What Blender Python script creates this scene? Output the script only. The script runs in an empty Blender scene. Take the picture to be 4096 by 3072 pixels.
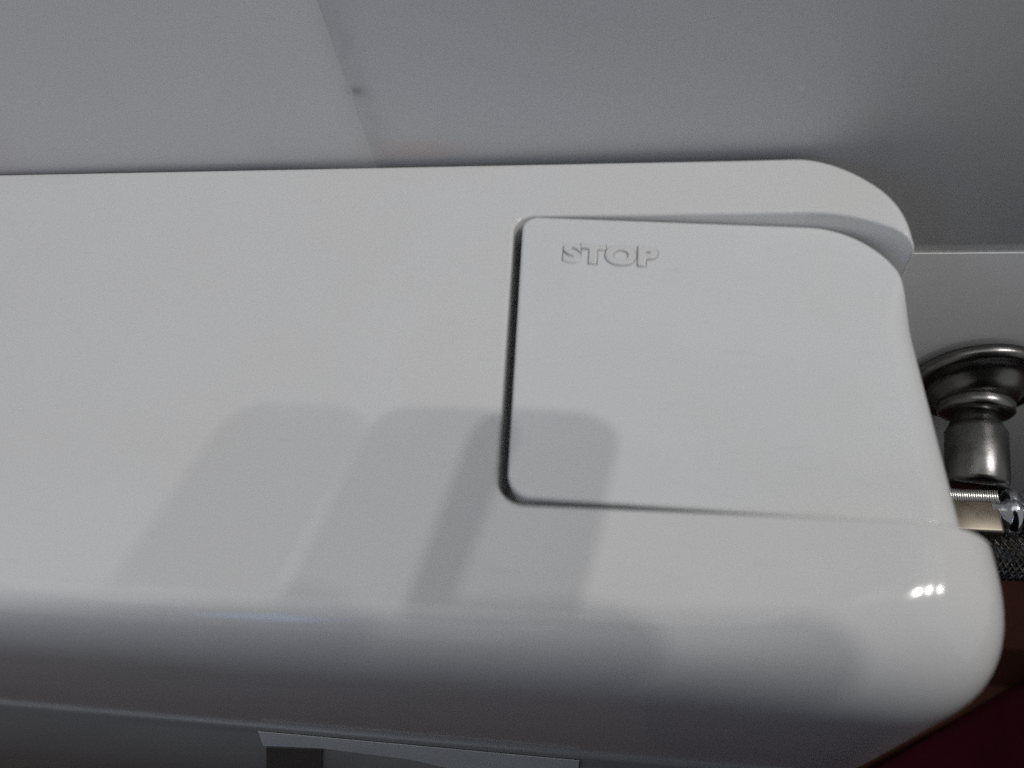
import bpy, bmesh, math, random
import numpy as np
from mathutils import Matrix, Vector

random.seed(7)
S = bpy.context.scene
COL = S.collection

# ------------------------------------------------------------------ camera, light, exposure
cam_d = bpy.data.cameras.new('camera')
cam = bpy.data.objects.new('camera', cam_d)
COL.objects.link(cam)
right = Vector((0.98740717, 0.0971655, -0.12484372))
down = Vector((0.01721168, -0.85045052, -0.5257734))
fwd = Vector((-0.15726044, 0.51700365, -0.84141332))
M = Matrix.Identity(4)
for i in range(3):
    M[i][0] = right[i]; M[i][1] = -down[i]; M[i][2] = -fwd[i]
M.translation = Vector((0, -0.29091, 0.27))
cam.matrix_world = M
cam_d.sensor_width = 36
cam_d.lens = 28.25
cam_d.clip_start = 0.01
cam_d.clip_end = 50
cam_d.dof.use_dof = True
cam_d.dof.focus_distance = 0.44
cam_d.dof.aperture_fstop = 4.2
cam_d.dof.aperture_ratio = 1.6
S.camera = cam
S.cycles.use_denoising = False
S.cycles.caustics_reflective = False
S.cycles.sample_clamp_indirect = 0.8

w = bpy.data.worlds.new('World')
S.world = w
w.use_nodes = True
w.node_tree.nodes['Background'].inputs[0].default_value = (0.97, 0.985, 1.0, 1)
w.node_tree.nodes['Background'].inputs[1].default_value = 0.25

S.view_settings.view_transform = 'Standard'
S.view_settings.look = 'None'
S.view_settings.exposure = 0.3
S.view_settings.gamma = 1

TARGET = Vector((-0.05, -0.12, 0.0))
def spot(name, loc, power, radius=0.0115):
    d = bpy.data.lights.new(name, 'SPOT')
    d.energy = power
    d.color = (1.0, 0.975, 0.94)
    d.shadow_soft_size = radius
    d.spot_size = math.radians(50)
    d.spot_blend = 0.9
    o = bpy.data.objects.new(name, d)
    COL.objects.link(o)
    o.location = loc
    o.rotation_euler = (TARGET - Vector(loc)).to_track_quat('-Z', 'Y').to_euler()
    return o
for x, p in ((0.805, 10.8), (0.985, 9.8), (1.255, 7.4)):
    spot('ceiling_spot', (x, -0.14, 1.25), p * (x * x + 1.56) / 2.33)
d = bpy.data.lights.new('ceiling_fill', 'AREA')  # added soft fill, standing for light bounced off the ceiling
d.shape = 'RECTANGLE'; d.size = 2.4; d.size_y = 1.8
d.energy = 7.4; d.color = (0.97, 0.985, 1.0)
ceil = bpy.data.objects.new('ceiling_fill', d)
COL.objects.link(ceil)
ceil.location = (-0.45, -0.7, 1.7)
d = bpy.data.lights.new('blue_streak_light', 'AREA')  # bluish area lamp added for the streak on the front edge
d.shape = 'RECTANGLE'; d.size = 0.24; d.size_y = 0.6
d.energy = 1.1; d.color = (0.30, 0.50, 1.0)
streak_ob = bpy.data.objects.new('blue_streak_light', d)
COL.objects.link(streak_ob)
streak_ob.location = (-0.9, -1.6, 1.0)
streak_ob.rotation_euler = (Vector((-0.12, -0.22, 0)) - streak_ob.location).to_track_quat('-Z', 'Y').to_euler()

# ------------------------------------------------------------------ helpers
def tag(o, label=None, cat=None, group=None, kind=None):
    if label: o['label'] = label
    if cat: o['category'] = cat
    if group: o['group'] = group
    if kind: o['kind'] = kind
    return o
def empty(name, loc=(0, 0, 0)):
    o = bpy.data.objects.new(name, None)
    o.location = loc
    o.empty_display_size = 0.02
    COL.objects.link(o)
    return o
def link(name, me, mat, parent=None):
    o = bpy.data.objects.new(name, me)
    if mat: me.materials.append(mat)
    COL.objects.link(o)
    if parent:
        o.parent = parent
        o.matrix_parent_inverse = Matrix.Translation(-parent.location) if parent.type == 'EMPTY' else Matrix.Identity(4)
    return o
def bm_obj(name, bm, mat, parent=None, smooth=True):
    me = bpy.data.meshes.new(name)
    bmesh.ops.recalc_face_normals(bm, faces=bm.faces[:])
    bm.to_mesh(me); bm.free()
    if smooth:
        me.polygons.foreach_set('use_smooth', [True] * len(me.polygons))
    return link(name, me, mat, parent)
def add_box(bm, lo, hi, bevel=0.0, seg=2):
    r = bmesh.ops.create_cube(bm, size=1.0)
    vs = r['verts']
    for v in vs:
        for i in range(3):
            v.co[i] = lo[i] + (v.co[i] + 0.5) * (hi[i] - lo[i])
    if bevel:
        es = list({e for v in vs for e in v.link_edges})
        bmesh.ops.bevel(bm, geom=es, offset=bevel, segments=seg, profile=0.5, affect='EDGES')
def frame(axis):
    a = Vector(axis).normalized()
    u = Vector((0, 0, 1)).cross(a)
    if u.length < 1e-3: u = Vector((1, 0, 0))
    u.normalize()
    return a, u, a.cross(u)
def add_lathe(bm, origin, axis, prof, n=64, cap0=True, cap1=True):
    """prof: list of (distance along axis, radius)"""
    a, u, v = frame(axis)
    o = Vector(origin)
    rings = []
    for d, r in prof:
        rings.append([bm.verts.new(o + a * d + (u * math.cos(t) + v * math.sin(t)) * r)
                      for t in (2 * math.pi * k / n for k in range(n))])
    for A, B in zip(rings, rings[1:]):
        for k in range(n):
            bm.faces.new((A[k], A[(k + 1) % n], B[(k + 1) % n], B[k]))
    if cap0: bm.faces.new(rings[0][::-1])
    if cap1: bm.faces.new(rings[-1])
def add_prism(bm, poly, y0, y1):
    """poly in x,z extruded along y"""
    A = [bm.verts.new((x, y0, z)) for x, z in poly]
    B = [bm.verts.new((x, y1, z)) for x, z in poly]
    bm.faces.new(A); bm.faces.new(B[::-1])
    n = len(poly)
    for k in range(n):
        bm.faces.new((A[k], B[k], B[(k + 1) % n], A[(k + 1) % n]))
def sharp(o, deg=35):
    m = o.modifiers.new('split', 'EDGE_SPLIT')
    m.split_angle = math.radians(deg)

# ------------------------------------------------------------------ materials
def mat(name, color, rough=0.4, metal=0.0, spec=0.5, noise=0.0, nscale=30.0, bump=0.0, bscale=200.0, rnoise=0.0, coat=0.0, ramp=None):
    m = bpy.data.materials.new(name)
    m.use_nodes = True
    nt = m.node_tree; N = nt.nodes; L = nt.links
    b = N['Principled BSDF']
    b.inputs['Base Color'].default_value = (*color, 1)
    b.inputs['Roughness'].default_value = rough
    b.inputs['Metallic'].default_value = metal
    b.inputs['Specular IOR Level'].default_value = spec
    b.inputs['Coat Weight'].default_value = coat
    b.inputs['Coat Roughness'].default_value = 0.06
    tc = N.new('ShaderNodeTexCoord')
    if noise or rnoise:
        nz = N.new('ShaderNodeTexNoise')
        nz.inputs['Scale'].default_value = nscale
        nz.inputs['Detail'].default_value = 6
        L.new(tc.outputs['Object'], nz.inputs['Vector'])
        if noise:
            mx = N.new('ShaderNodeMix'); mx.data_type = 'RGBA'
            lo = tuple(c * (1 - noise) for c in color); hi = tuple(min(1, c * (1 + noise)) for c in color)
            mx.inputs['A'].default_value = (*lo, 1); mx.inputs['B'].default_value = (*hi, 1)
            L.new(nz.outputs['Fac'], mx.inputs['Factor'])
            L.new(mx.outputs['Result'], b.inputs['Base Color'])
        if rnoise:
            mr = N.new('ShaderNodeMapRange')
            mr.inputs['To Min'].default_value = rough - rnoise
            mr.inputs['To Max'].default_value = rough + rnoise
            L.new(nz.outputs['Fac'], mr.inputs['Value'])
            L.new(mr.outputs['Result'], b.inputs['Roughness'])
    if bump:
        n2 = N.new('ShaderNodeTexNoise')
        n2.inputs['Scale'].default_value = bscale
        n2.inputs['Detail'].default_value = 4
        L.new(tc.outputs['Object'], n2.inputs['Vector'])
        bp = N.new('ShaderNodeBump')
        bp.inputs['Strength'].default_value = bump
        bp.inputs['Distance'].default_value = 0.001
        L.new(n2.outputs['Fac'], bp.inputs['Height'])
        L.new(bp.outputs['Normal'], b.inputs['Normal'])
    return m

M_white = mat('white_plastic', (0.73, 0.73, 0.73), rough=0.11, spec=0.35, noise=0.02, nscale=9, rnoise=0.03, bump=0.03, bscale=35)
M_button = mat('white_button_plastic', (0.72, 0.73, 0.74), rough=0.12, spec=0.35, noise=0.02, nscale=12, rnoise=0.03, bump=0.03, bscale=40)
M_letter = mat('embossed_plastic', (0.70, 0.70, 0.70), rough=0.3, noise=0.06, nscale=160)
M_tile = mat('grey_wall_tile', (0.64, 0.65, 0.665), rough=0.38, spec=0.3, noise=0.04, nscale=7, rnoise=0.06, bump=0.05, bscale=25)
def plastic_marks(m):
    nt = m.node_tree; N = nt.nodes; L = nt.links
    b = N['Principled BSDF']
    src = b.inputs['Base Color'].links[0].from_socket
    geo = N.new('ShaderNodeNewGeometry')
    def layer(c, scale, lo, hi, amount, col, stretch=None):
        nz = N.new('ShaderNodeTexNoise'); nz.inputs['Scale'].default_value = scale; nz.inputs['Detail'].default_value = 4
        if stretch:
            mp = N.new('ShaderNodeMapping'); mp.inputs['Scale'].default_value = stretch
            mp.inputs['Rotation'].default_value = (0, 0, 0.3)
            L.new(geo.outputs['Position'], mp.inputs['Vector']); L.new(mp.outputs['Vector'], nz.inputs['Vector'])
        else:
            L.new(geo.outputs['Position'], nz.inputs['Vector'])
        mr = N.new('ShaderNodeMapRange')
        mr.inputs['From Min'].default_value = lo; mr.inputs['From Max'].default_value = hi
        mr.inputs['To Max'].default_value = amount
        L.new(nz.outputs['Fac'], mr.inputs['Value'])
        mx = N.new('ShaderNodeMix'); mx.data_type = 'RGBA'
        L.new(mr.outputs['Result'], mx.inputs['Factor']); L.new(c, mx.inputs['A']); mx.inputs['B'].default_value = (*col, 1)
        return mx.outputs['Result']
    c = layer(src, 16, 0.4, 0.7, 0.35, (0.70, 0.685, 0.66))
    c = layer(c, 700, 0.70, 0.76, 0.22, (0.45, 0.43, 0.40))
    c = layer(c, 60, 0.62, 0.72, 0.14, (0.5, 0.5, 0.49), (1, 9, 1))
    L.new(c, b.inputs['Base Color'])
plastic_marks(M_white); plastic_marks(M_button)
def tile_marks(m):
    nt = m.node_tree; N = nt.nodes; L = nt.links
    b = N['Principled BSDF']
    src = b.inputs['Base Color'].links[0].from_socket
    geo = N.new('ShaderNodeNewGeometry')
    sep = N.new('ShaderNodeSeparateXYZ')
    L.new(geo.outputs['Position'], sep.inputs[0])
    def mth(op, a, bb=None, c=None):
        n = N.new('ShaderNodeMath'); n.operation = op
        for k, v in enumerate((a, bb, c)):
            if v is None: continue
            if isinstance(v, (int, float)): n.inputs[k].default_value = v
            else: L.new(v, n.inputs[k])
        return n.outputs[0]
    def blob(x0, z0, wx, wz):
        dx = mth('DIVIDE', mth('SUBTRACT', sep.outputs['X'], x0), wx)
        dz = mth('DIVIDE', mth('SUBTRACT', sep.outputs['Z'], z0), wz)
        r2 = mth('ADD', mth('MULTIPLY', dx, dx), mth('MULTIPLY', dz, dz))
        return mth('POWER', 2.718, mth('MULTIPLY', r2, -1.0))
    nz = N.new('ShaderNodeTexNoise'); nz.inputs['Scale'].default_value = 90; nz.inputs['Detail'].default_value = 5
    L.new(geo.outputs['Position'], nz.inputs['Vector'])
    nb = N.new('ShaderNodeTexNoise'); nb.inputs['Scale'].default_value = 9; nb.inputs['Detail'].default_value = 3
    L.new(geo.outputs['Position'], nb.inputs['Vector'])
    def over(col_in, fac, col):
        mx = N.new('ShaderNodeMix'); mx.data_type = 'RGBA'
        L.new(fac, mx.inputs['Factor']); L.new(col_in, mx.inputs['A']); mx.inputs['B'].default_value = (*col, 1)
        return mx.outputs['Result']
    c = src
    smear = mth('MULTIPLY', blob(-0.1290, 0.035, 0.0075, 0.07), mth('MULTIPLY', nz.outputs['Fac'], 0.55))
    c = over(c, smear, (0.33, 0.335, 0.33))
    c = over(c, mth('MULTIPLY', blob(-0.1297, 0.0415, 0.0035, 0.0022), 0.6), (0.17, 0.17, 0.17))
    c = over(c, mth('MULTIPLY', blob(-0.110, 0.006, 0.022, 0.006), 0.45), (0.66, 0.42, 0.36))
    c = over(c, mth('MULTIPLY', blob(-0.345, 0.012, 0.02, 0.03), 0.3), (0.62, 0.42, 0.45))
    c = over(c, mth('MULTIPLY', blob(0.0655, 0.0336, 0.0012, 0.0012), 0.8), (0.8, 0.8, 0.8))
    c = over(c, mth('MULTIPLY', blob(0.0986, 0.0162, 0.006, 0.006), 0.3), (0.62, 0.62, 0.58))
    mr = N.new('ShaderNodeMapRange'); mr.inputs['From Min'].default_value = 0.35; mr.inputs['From Max'].default_value = 0.65
    mr.inputs['To Max'].default_value = 0.5
    L.new(nb.outputs['Fac'], mr.inputs['Value'])
    c = over(c, mr.outputs['Result'], (0.67, 0.665, 0.66))
    L.new(c, b.inputs['Base Color'])
tile_marks(M_tile)
M_grout = mat('pale_grout', (0.72, 0.72, 0.71), rough=0.9, noise=0.2, nscale=60, bump=0.3, bscale=400)
M_joint = mat('dirty_joint', (0.61, 0.615, 0.615), rough=0.6, noise=0.22, nscale=45)
M_metal = mat('tarnished_chrome', (0.22, 0.217, 0.21), rough=0.3, metal=1.0, noise=0.55, nscale=55, bump=0.15, bscale=180, rnoise=0.1)
M_nut = mat('worn_brass_nut', (0.20, 0.175, 0.14), rough=0.38, metal=1.0, noise=0.3, nscale=90, rnoise=0.1)
M_chrome = mat('bright_chrome', (0.55, 0.56, 0.60), rough=0.1, metal=1.0, noise=0.1, nscale=50)
M_knurl = mat('knurled_silver', (0.85, 0.83, 0.80), rough=0.24, metal=1.0, noise=0.15, nscale=200)
M_braid = mat('steel_braid', (0.16, 0.155, 0.15), rough=0.3, metal=1.0, noise=0.3, nscale=300)
M_hose = mat('dark_hose_core', (0.03, 0.028, 0.026), rough=0.5, noise=0.2)
M_floor = mat('brown_floor', (0.066, 0.022, 0.014), spec=0.1, rough=0.7, noise=0.35, nscale=14, bump=0.2, bscale=90)
M_cloth = mat('maroon_cloth', (0.036, 0.003, 0.008), rough=0.95, spec=0.1, noise=0.3, nscale=60, bump=0.4, bscale=500)
M_black = mat('black_cloth', (0.008, 0.007, 0.008), rough=0.95, spec=0.1, noise=0.3, nscale=60, bump=0.4, bscale=500)
M_paper = mat('pale_paper', (0.76, 0.79, 0.78), rough=0.6, noise=0.12, nscale=25)
M_print = mat('dark_print', (0.11, 0.11, 0.10), rough=0.5, noise=0.2, nscale=40)
M_phone = mat('black_phone', (0.012, 0.012, 0.014), rough=0.3, noise=0.2)
M_outline = mat('dark_outline', (0.38, 0.365, 0.35), rough=0.8, noise=0.5, nscale=260)
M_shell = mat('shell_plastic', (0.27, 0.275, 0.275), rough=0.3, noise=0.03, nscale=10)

# ------------------------------------------------------------------ signed-distance surfaces (mm)
def smooth(x, a, b):
    t = np.clip((x - a) / (b - a), 0, 1)
    return t * t * (3 - 2 * t)
def rmaxp(a, b, r, p=2.5):
    u = np.maximum(a + r, 1e-9); v = np.maximum(b + r, 1e-9)
    n = np.maximum(u, v)
    q = n * ((u / n) ** p + (v / n) ** p) ** (1 / p)
    return np.where((a + r < 0) & (b + r < 0), np.maximum(a + r, b + r), q) - r
def rmax(a, b, r):
    u = np.maximum(a + r, 0); v = np.maximum(b + r, 0)
    return np.minimum(np.maximum(a + r, b + r), 0) + np.sqrt(u * u + v * v) - r
def rrect(x, y, x0, x1, y0, y1, rl0, rl1, rr0, rr1, p0=2.0):
    cx, cy = (x0 + x1) / 2, (y0 + y1) / 2
    r = np.where(x < cx, np.where(y < cy, rl0, rl1), np.where(y < cy, rr0, rr1))
    qx = np.abs(x - cx) - (x1 - x0) / 2 + r
    qy = np.abs(y - cy) - (y1 - y0) / 2 + r
    if p0 == 2.0:
        return np.minimum(np.maximum(qx, qy), 0) + np.sqrt(np.maximum(qx, 0) ** 2 + np.maximum(qy, 0) ** 2) - r
    p = np.where(y < cy, p0, 2.0)
    u = np.maximum(qx, 1e-9); v = np.maximum(qy, 1e-9); n = np.maximum(u, v)
    return np.minimum(np.maximum(qx, qy), 0) + n * ((u / n) ** p + (v / n) ** p) ** (1 / p) - r
def taper(x, y):
    return -0.046 * (y + 105) * (1 - smooth(x, -20, 80))

FRONT = -235.6
def sdf_body(x, y, z):
    y = y - (0.6 + 0.009 * np.clip(-x, -40, 560)) * smooth(y, -60, -10)
    plan = rrect(x - np.where(y > -117, 0.16, 0.072) * (-y - 117) * smooth(x, 0, 100), y - 2 * np.clip((z + 181) / 181, 0, 1) ** 2 * smooth(-y, 100, 200), -560, 124.6, FRONT, -0.6, 62, 42, 62, 43, 3.0)
    top = z + 4e-5 * (y + 117) ** 2
    r = 3 + 22 * smooth(x, 20, 110) * smooth(-y, 20, 100) + 15 * smooth(-y, 90, 180)
    k = 1 - 0.6 * smooth(-y, 90, 180) * (1 - 0.7 * smooth(x, 30, 110))
    b = rmaxp(plan, top * k, r * 1.1, 2.6)
    b = np.maximum(b, -181 - z)
    slot = rrect(x - taper(x, y), y, -55.0, 134, -176.0, -34.6, 11, 9, 3, 64)
    cut = np.maximum(slot, np.minimum(-30 - z, np.maximum(92 - x, -112 - z)))
    return rmax(b, -cut, 1.4)
def sdf_button(x, y, z):
    zl = z - (0.9 - 0.075 * (x + 53))
    xr = x - 0.05 * (-y - 80) * smooth(x, 20, 90)
    plan = rrect(xr - taper(x, y), y, -51.0, 111, -173.6, -35.2, 9.5, 7.5, 3, 37)
    q = rmax(zl, xr - 111, 2 + 12 * smooth(-y, 50, 90))
    p = rmax(q, plan, 1.7)
    p = np.maximum(p, -np.maximum(zl + 14, x - 98))
    return np.maximum(p, -104 - z)

def surface_nets(f, xs, ys, zs):
    nx, ny, nz = len(xs), len(ys), len(zs)
    F = np.empty((nx, ny, nz), np.float32)
    Y, Z = np.meshgrid(ys, zs, indexing='ij')
    for a in range(0, nx, 16):
        xx = xs[a:a + 16, None, None]
        F[a:a + 16] = f(xx + 0 * Y[None], Y[None] + 0 * xx, Z[None] + 0 * xx)
    I = F < 0
    n = np.zeros((nx - 1, ny - 1, nz - 1), np.int8)
    for i in (0, 1):
        for j in (0, 1):
            for k in (0, 1):
                n += I[i:nx - 1 + i, j:ny - 1 + j, k:nz - 1 + k]
    act = (n > 0) & (n < 8)
    ci, cj, ck = np.nonzero(act)
    idx = np.full(act.shape, -1, np.int64)
    idx[ci, cj, ck] = np.arange(len(ci))
    acc = np.zeros((len(ci), 3)); cnt = np.zeros(len(ci))
    ax = (xs, ys, zs)
    offs = [(i, j, k) for i in (0, 1) for j in (0, 1) for k in (0, 1)]
    for o in offs:
        for d in range(3):
            if o[d] == 1: continue
            p = list(o); p[d] = 1
            fa = F[ci + o[0], cj + o[1], ck + o[2]]; fb = F[ci + p[0], cj + p[1], ck + p[2]]
            m = (fa < 0) != (fb < 0)
            t = np.where(m, fa / np.where(m, fa - fb, 1), 0)
            base = (ci, cj, ck)
            for e in range(3):
                va = ax[e][base[e] + o[e]]; vb = ax[e][base[e] + p[e]]
                acc[:, e] += np.where(m, va + t * (vb - va), 0)
            cnt += m
    V = acc / cnt[:, None]
    quads = []
    for d in range(3):
        e1, e2 = (d + 1) % 3, (d + 2) % 3
        sl0 = [slice(None)] * 3; sl1 = [slice(None)] * 3
        sl0[d] = slice(0, -1); sl1[d] = slice(1, None)
        for e in (e1, e2):
            sl0[e] = slice(1, -1); sl1[e] = slice(1, -1)
        A = I[tuple(sl0)]; B = I[tuple(sl1)]
        pos = np.array(np.nonzero(A != B)).T
        pos[:, e1] += 1; pos[:, e2] += 1
        flip = B[A != B]
        def cell(s1, s2):
            q = pos.copy(); q[:, e1] += s1; q[:, e2] += s2
            return idx[q[:, 0], q[:, 1], q[:, 2]]
        Q = np.stack([cell(-1, -1), cell(0, -1), cell(0, 0), cell(-1, 0)], 1)
        Q[flip] = Q[flip][:, ::-1]
        quads.append(Q)
    Q = np.concatenate(quads)
    def grad(P, h=0.05):
        g = np.empty_like(P)
        for e in range(3):
            a = P.copy(); b = P.copy(); a[:, e] += h; b[:, e] -= h
            g[:, e] = (f(a[:, 0], a[:, 1], a[:, 2]) - f(b[:, 0], b[:, 1], b[:, 2])) / (2 * h)
        return g
    for it in range(4):
        g = grad(V)
        v = f(V[:, 0], V[:, 1], V[:, 2])
        V = V - np.clip(v / np.maximum((g * g).sum(1), 0.2), -1, 1)[:, None] * g
    g = grad(V, 0.1)
    Nrm = g / np.maximum(np.linalg.norm(g, axis=1), 1e-6)[:, None]
    return V * 0.001, Q, Nrm
def axis_pts(*segs):
    out = []
    for a, b, st in segs:
        out.append(np.arange(a, b - 1e-6, st))
    return np.concatenate(out + [[segs[-1][1]]]).astype(np.float64)
def sdf_mesh(name, f, xs, ys, zs, m, parent):
    V, Q, Nrm = surface_nets(f, xs, ys, zs)
    me = bpy.data.meshes.new(name)
    me.vertices.add(len(V)); me.vertices.foreach_set('co', V.astype(np.float32).ravel())
    me.loops.add(len(Q) * 4); me.loops.foreach_set('vertex_index', Q.astype(np.int32).ravel())
    me.polygons.add(len(Q))
    me.polygons.foreach_set('loop_start', np.arange(0, len(Q) * 4, 4, dtype=np.int32))
    me.polygons.foreach_set('use_smooth', np.ones(len(Q), bool))
    me.update(calc_edges=True); me.validate()
    me.normals_split_custom_set_from_vertices(Nrm.tolist())
    return link(name, me, m, parent)

# ------------------------------------------------------------------ wall and floor
wall = empty('wall')
tag(wall, kind='structure')
GZ, GW, VX = -0.0702, 0.007, -0.1325
TW, TH = 0.44, 0.36
bm = bmesh.new()
add_box(bm, (VX - 2 * TW, 0.0005, GZ - 3 * TH), (VX + 3 * TW, 0.03, GZ + 3 * TH))
bm_obj('grout', bm, M_grout, wall, smooth=False)
bm = bmesh.new()
for i in range(-2, 4):
    add_box(bm, (VX + i * TW - 0.0011, 0.00015, GZ - 3 * TH), (VX + i * TW + 0.0011, 0.0005, GZ + 3 * TH))
bm_obj('grout', bm, M_joint, wall, smooth=False)
tile_me = None
for i in range(-2, 3):
    for j in range(-3, 3):
        vg = 0.0006
        x0 = VX + i * TW + vg; x1 = VX + (i + 1) * TW - vg
        z0 = GZ + j * TH + GW / 2; z1 = GZ + (j + 1) * TH - GW / 2
        cx, cz = (x0 + x1) / 2, (z0 + z1) / 2
        if tile_me is None:
            bm = bmesh.new()
            add_box(bm, (x0 - cx, 0, z0 - cz), (x1 - cx, 0.009, z1 - cz), bevel=0.0004, seg=2)
            t = bm_obj('tile', bm, M_tile, wall)
            sharp(t, 60)
            tile_me = t.data
        else:
            t = bpy.data.objects.new('tile', tile_me)
            COL.objects.link(t); t.parent = wall
            sharp(t, 60)
        t.location = (cx, 0.0 + random.uniform(-0.0002, 0.0002), cz)

wall.location = (0, 0.0045, 0)
bm = bmesh.new()
add_box(bm, (-3, -3, -0.52), (3, 0.03, -0.5))
tag(bm_obj('floor', bm, M_floor, None, smooth=False), kind='structure')

# ------------------------------------------------------------------ cistern
cis = empty('toilet_cistern', (-0.19, -0.117, -0.45))
tag(cis, 'white plastic toilet cistern against the grey tiled wall, with a sunken STOP flush button', 'cistern')
xs = axis_pts((-564, -64, 4), (-64, -40, 1), (-40, 60, 2.5), (60, 146, 1.2))
ys = axis_pts((FRONT - 4, -180, 1.6), (-180, -164, 0.9), (-164, -50, 2), (-50, -26, 0.9), (-26, 9, 1))
zs = axis_pts((-186, -30, 3), (-30, -12, 1.5), (-12, 3, 0.7))
sdf_mesh('tank_cover', sdf_body, xs, ys, zs, M_white, cis)
xs = axis_pts((-58, -38, 0.8), (-38, 80, 2), (80, 119, 0.9))
ys = axis_pts((-178, -160, 0.8), (-160, -48, 2), (-48, -33, 0.8))
zs = axis_pts((-107, -32, 3), (-32, 4, 0.7))
button = sdf_mesh('flush_button', sdf_button, xs, ys, zs, M_button, cis)

def ring_pts(x0, x1, y0, y1, r, n=12):
    P = []
    for cx, cy, a in ((x1 - r, y1 - r, 0), (x0 + r, y1 - r, 90), (x0 + r, y0 + r, 180), (x1 - r, y0 + r, 270)):
        for k in range(n + 1):
            t = math.radians(a + 90 * k / n)
            P.append((cx + r * math.cos(t), cy + r * math.sin(t)))
    return P
bm = bmesh.new()
rings = []
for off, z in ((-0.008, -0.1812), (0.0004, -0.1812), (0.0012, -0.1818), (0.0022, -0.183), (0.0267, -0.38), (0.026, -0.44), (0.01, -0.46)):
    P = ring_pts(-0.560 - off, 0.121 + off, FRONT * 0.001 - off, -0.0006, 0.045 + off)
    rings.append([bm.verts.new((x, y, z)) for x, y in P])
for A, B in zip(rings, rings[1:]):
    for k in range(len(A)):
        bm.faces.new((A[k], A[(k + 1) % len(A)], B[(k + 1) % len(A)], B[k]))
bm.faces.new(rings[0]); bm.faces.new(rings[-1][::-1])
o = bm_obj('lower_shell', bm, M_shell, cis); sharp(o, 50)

# embossed word over a wider, darker flat copy of its letters
def word(name, offset, extrude, bevel, lift, m):
    cu = bpy.data.curves.new(name, 'FONT')
    cu.body = 'STOP'
    cu.size = 0.0142
    cu.offset = offset
    cu.extrude = extrude
    cu.bevel_depth = bevel
    cu.bevel_resolution = 2
    cu.space_character = 1.10
    tmp = bpy.data.objects.new('tmp', cu)
    COL.objects.link(tmp)
    dg = bpy.context.evaluated_depsgraph_get()
    me = bpy.data.meshes.new_from_object(tmp.evaluated_get(dg))
    bpy.data.objects.remove(tmp)
    sx, sy = 1.11, 0.98
    for v in me.vertices:
        x = v.co.x * sx - 0.0341
        y = v.co.y * sy - 0.0612 - 0.012 * v.co.x
        v.co = (x, y, v.co.z + 0.0009 + lift - 0.075 * (x + 0.053))
    return link(name, me, m, button)
word('lettering', 0.0004, 0.0005, 0.00045, 0.0, M_letter)
word('letter_outline', 0.0013, 0.00005, 0.0, 0.0, M_outline)

# sticker on the lower shell
def on_shell(poly, lift):
    return [(x, -0.2378 - 0.1244 * (-0.183 - z) - lift, z) for x, z in poly]
def sheet(name, poly, lift, thick, m, parent):
    bm = bmesh.new()
    A = [bm.verts.new(p) for p in on_shell(poly, lift + thick)]
    B = [bm.verts.new(p) for p in on_shell(poly, lift)]
    bm.faces.new(A); bm.faces.new(B[::-1])
    for k in range(len(A)):
        bm.faces.new((A[k], B[k], B[(k + 1) % len(A)], A[(k + 1) % len(A)]))
    return bm_obj(name, bm, m, parent, smooth=False)
label = sheet('paper_label', [(-0.2035, -0.1838), (-0.0275, -0.1838), (-0.032, -0.250), (-0.079, -0.266), (-0.0956, -0.230),
                      (-0.1246, -0.2135), (-0.1454, -0.211), (-0.174, -0.207), (-0.212, -0.214)], 0.0006, 0.0003, M_paper, cis)
sheet('print_block', [(-0.211, -0.2165), (-0.1745, -0.2085), (-0.2098, -0.32), (-0.2569, -0.34)], 0.0006, 0.0004, M_print, label)

# ------------------------------------------------------------------ valve on the wall
valve = empty('angle_valve', (0.207, 0, -0.188))
tag(valve, 'dark tarnished chrome angle valve with round wall flange beside the cistern', 'valve')
O = Vector((0.207, 0, -0.188))
AX = Vector((-0.10, -1, -0.20)).normalized()
bm = bmesh.new()
add_lathe(bm, O + Vector((0, -0.0002, 0)), (0, -1, 0), [(0, 0.0395), (0.004, 0.040), (0.0065, 0.0385), (0.0075, 0.036), (0.0077, 0.034), (0.008, 0.030), (0.010, 0.0265), (0.014, 0.023), (0.017, 0.020), (0.018, 0.012)], 96)
bm_obj('flange', bm, M_metal, valve)
bm = bmesh.new()
add_lathe(bm, O + AX * 0.016, AX, [(0, 0.021), (0.001, 0.0215), (0.006, 0.0215), (0.0075, 0.020), (0.008, 0.0165)], 64)
bm_obj('collar', bm, M_metal, valve)
bm = bmesh.new()
add_lathe(bm, O + AX * 0.02, AX, [(0, 0.0135), (0.008, 0.0135), (0.012, 0.0155), (0.016, 0.0175), (0.046, 0.0175), (0.049, 0.0165)], 64)
bm_obj('valve_body', bm, M_metal, valve)

# square knurled-edge end nut
bm = bmesh.new()
add_box(bm, (0.176, -0.097, -0.232), (0.2105, -0.0740, -0.2005), bevel=0.0025, seg=3)
nut = bm_obj('end_nut', bm, M_nut, valve); sharp(nut, 40)
bm = bmesh.new()
for k in range(26):
    x = 0.1772 + k * 0.00128
    add_lathe(bm, (x, -0.0708, -0.1986), (0, -0.974, -0.225), [(0, 0.0003), (0.0003, 0.00062), (0.0068, 0.00062), (0.0071, 0.0003)], 10)
kn = bm_obj('knurled_rim', bm, M_knurl, valve)
sharp(kn, 60)

bm = bmesh.new()
add_lathe(bm, (0.205, -0.079, -0.212), (1, 0, -0.05), [(0, 0.012), (0.006, 0.012), (0.008, 0.015), (0.012, 0.017), (0.016, 0.015), (0.018, 0.0125), (0.024, 0.0125), (0.026, 0.016), (0.05, 0.016), (0.052, 0.014)], 64)
bm_obj('outlet', bm, M_chrome, valve)

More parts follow.
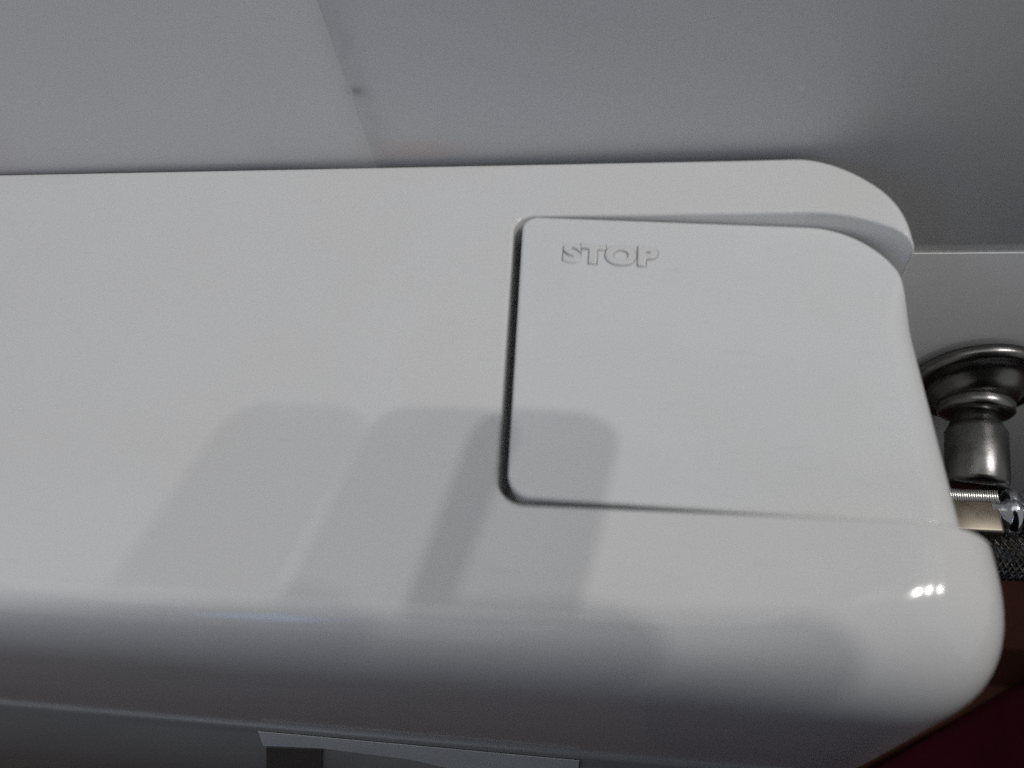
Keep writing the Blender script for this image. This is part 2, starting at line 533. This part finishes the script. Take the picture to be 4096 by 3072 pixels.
# ------------------------------------------------------------------ braided hose
hose = empty('braided_hose', (0.25, -0.125, -0.22))
tag(hose, 'steel braided water hose running out from behind the cistern below the valve', 'hose')
path = [Vector((0.10, -0.103, -0.222)), Vector((0.5, -0.105, -0.220))]
HR = 0.0125
bm = bmesh.new()
add_lathe(bm, path[0], path[1] - path[0], [(0, HR), (0.4, HR)], 32)
bm_obj('hose_core', bm, M_hose, hose)
bm = bmesh.new()
a, u, v = frame(path[1] - path[0])
for sgn in (1, -1):
    for s in range(16):
        prev = None
        steps = 90
        for k in range(steps + 1):
            t = k / steps
            ang = sgn * t * 2 * math.pi * 7 + s * 2 * math.pi / 16
            ring = []
            for dr, da in ((0.0002, -0.10), (0.0012, 0.0), (0.0002, 0.10)):
                rr = HR + dr + 0.0002 * (sgn + 1)
                ring.append(bm.verts.new(path[0] + a * (0.4 * t) + (u * math.cos(ang + da) + v * math.sin(ang + da)) * rr))
            if prev:
                bm.faces.new((prev[0], prev[1], ring[1], ring[0]))
                bm.faces.new((prev[1], prev[2], ring[2], ring[1]))
            prev = ring
tag(bm_obj('braid', bm, M_braid, hose, smooth=False), kind='stuff')

# ------------------------------------------------------------------ cloth on the floor
bm = bmesh.new()
nx, ny = 50, 50
G = []
for i in range(nx + 1):
    row = []
    for j in range(ny + 1):
        s, t = i / nx, j / ny
        x = 0.02 + 0.6 * s; y = -0.108 + 0.6 * (x - 0.331) - 0.5 * (1 - t)
        z = -0.484 + 0.007 * math.sin(17 * s + 3 * t) + 0.006 * math.sin(13 * t - 4 * s)
        row.append(bm.verts.new((x, y, z)))
    G.append(row)
for i in range(nx):
    for j in range(ny):
        bm.faces.new((G[i][j], G[i + 1][j], G[i + 1][j + 1], G[i][j + 1]))
o = bm_obj('cloth', bm, M_cloth)
sol = o.modifiers.new('thick', 'SOLIDIFY'); sol.thickness = 0.004
tag(o, 'dark maroon cloth lying on the brown floor below the cistern', 'cloth')

# ------------------------------------------------------------------ phone and added narrow bar, unseen, shaped for their shadows
phone = empty('phone_blocker', (0.1, -0.25, 0.3))
tag(phone, 'unseen black phone slab and an added narrow bar over the cistern, shaped for their soft shadows', 'phone')
bm = bmesh.new()
P = ring_pts(-0.022, 0.022, -0.075, 0.075, 0.011, 8)
pr = [[bm.verts.new((px * k, py * (1 - (1 - k) * 0.3), pz)) for px, py in P] for pz, k in ((-0.0045, 0.93), (-0.003, 1), (0.003, 1), (0.0045, 0.93))]
for A, B in zip(pr, pr[1:]):
    for k in range(len(P)):
        bm.faces.new((A[k], A[(k + 1) % len(P)], B[(k + 1) % len(P)], B[k]))
bm.faces.new(pr[0][::-1]); bm.faces.new(pr[-1])
fl = bm_obj('shadow_bar', bm, M_phone, phone)  # added narrow bar, sized to cast the rounded shadows on the top
fl.location = (0.121, -0.2097, 0.2515)
fl.rotation_euler = (math.radians(-17), 0, 0)
bm = bmesh.new()
P = ring_pts(-0.075, 0.275, -0.04, 0.124, 0.016, 8)
o0 = Vector((0, -0.29091, 0.27)) - fwd * 0.009
pr = []
for dz, k in ((0, 0.0015), (-0.002, 0), (-0.009, 0), (-0.011, 0.0015)):
    ring = []
    for px, py in P:
        q = Vector((px, 0, 0)) - down * (py - 0.005 - 0.066 * (0.2 - px)) + o0 + fwd * dz
        ring.append(bm.verts.new(q))
    pr.append(ring)
for A, B in zip(pr, pr[1:]):
    for k in range(len(P)):
        bm.faces.new((A[k], A[(k + 1) % len(P)], B[(k + 1) % len(P)], B[k]))
bm.faces.new(pr[0][::-1]); bm.faces.new(pr[-1])
bm_obj('phone_body', bm, M_phone, phone)  # unseen phone, stretched so its shadow spans the cistern front

# ------------------------------------------------------------------ body-shaped light blocker added in front of the cistern, out of frame
def sdf_bulk(x, y, z):
    def cap(a, b, ra, rb, k=1.0):
        ax, ay, az = a; dx, dy, dz = b[0] - ax, b[1] - ay, b[2] - az
        t = np.clip(((x - ax) * dx + (y - ay) * dy + (z - az) * dz) / (dx * dx + dy * dy + dz * dz), 0, 1)
        return np.sqrt(((x - ax - dx * t) * k) ** 2 + (y - ay - dy * t) ** 2 + (z - az - dz * t) ** 2) - (ra + (rb - ra) * t)
    d = cap((250, -630, -490), (250, -640, 900), 200, 190, 0.55)
    for q in (cap((285, -300, 350), (250, -720, 840), 45, 85), cap((-150, -420, 380), (-240, -720, 840), 45, 85), cap((-250, -520, 900), (450, -520, 900), 120, 120), cap((-520, -650, -170), (330, -630, -170), 170, 170)):
        h = np.clip(0.5 + 0.5 * (d - q) / 40, 0, 1)
        d = d * (1 - h) + q * h - 40 * h * (1 - h)
    return np.maximum(d + 4 * np.sin(x * 0.05) * np.sin(z * 0.021), -496 - z)
g = sdf_mesh('coat', sdf_bulk, axis_pts((-780, 680, 14)), axis_pts((-1040, -150, 14)), axis_pts((-510, 1110, 14)), M_black, None)  # unseen torso, arms and lap, added to keep light off the front
tag(g, 'unseen black body shape added to shade the front of the cistern', 'coat')
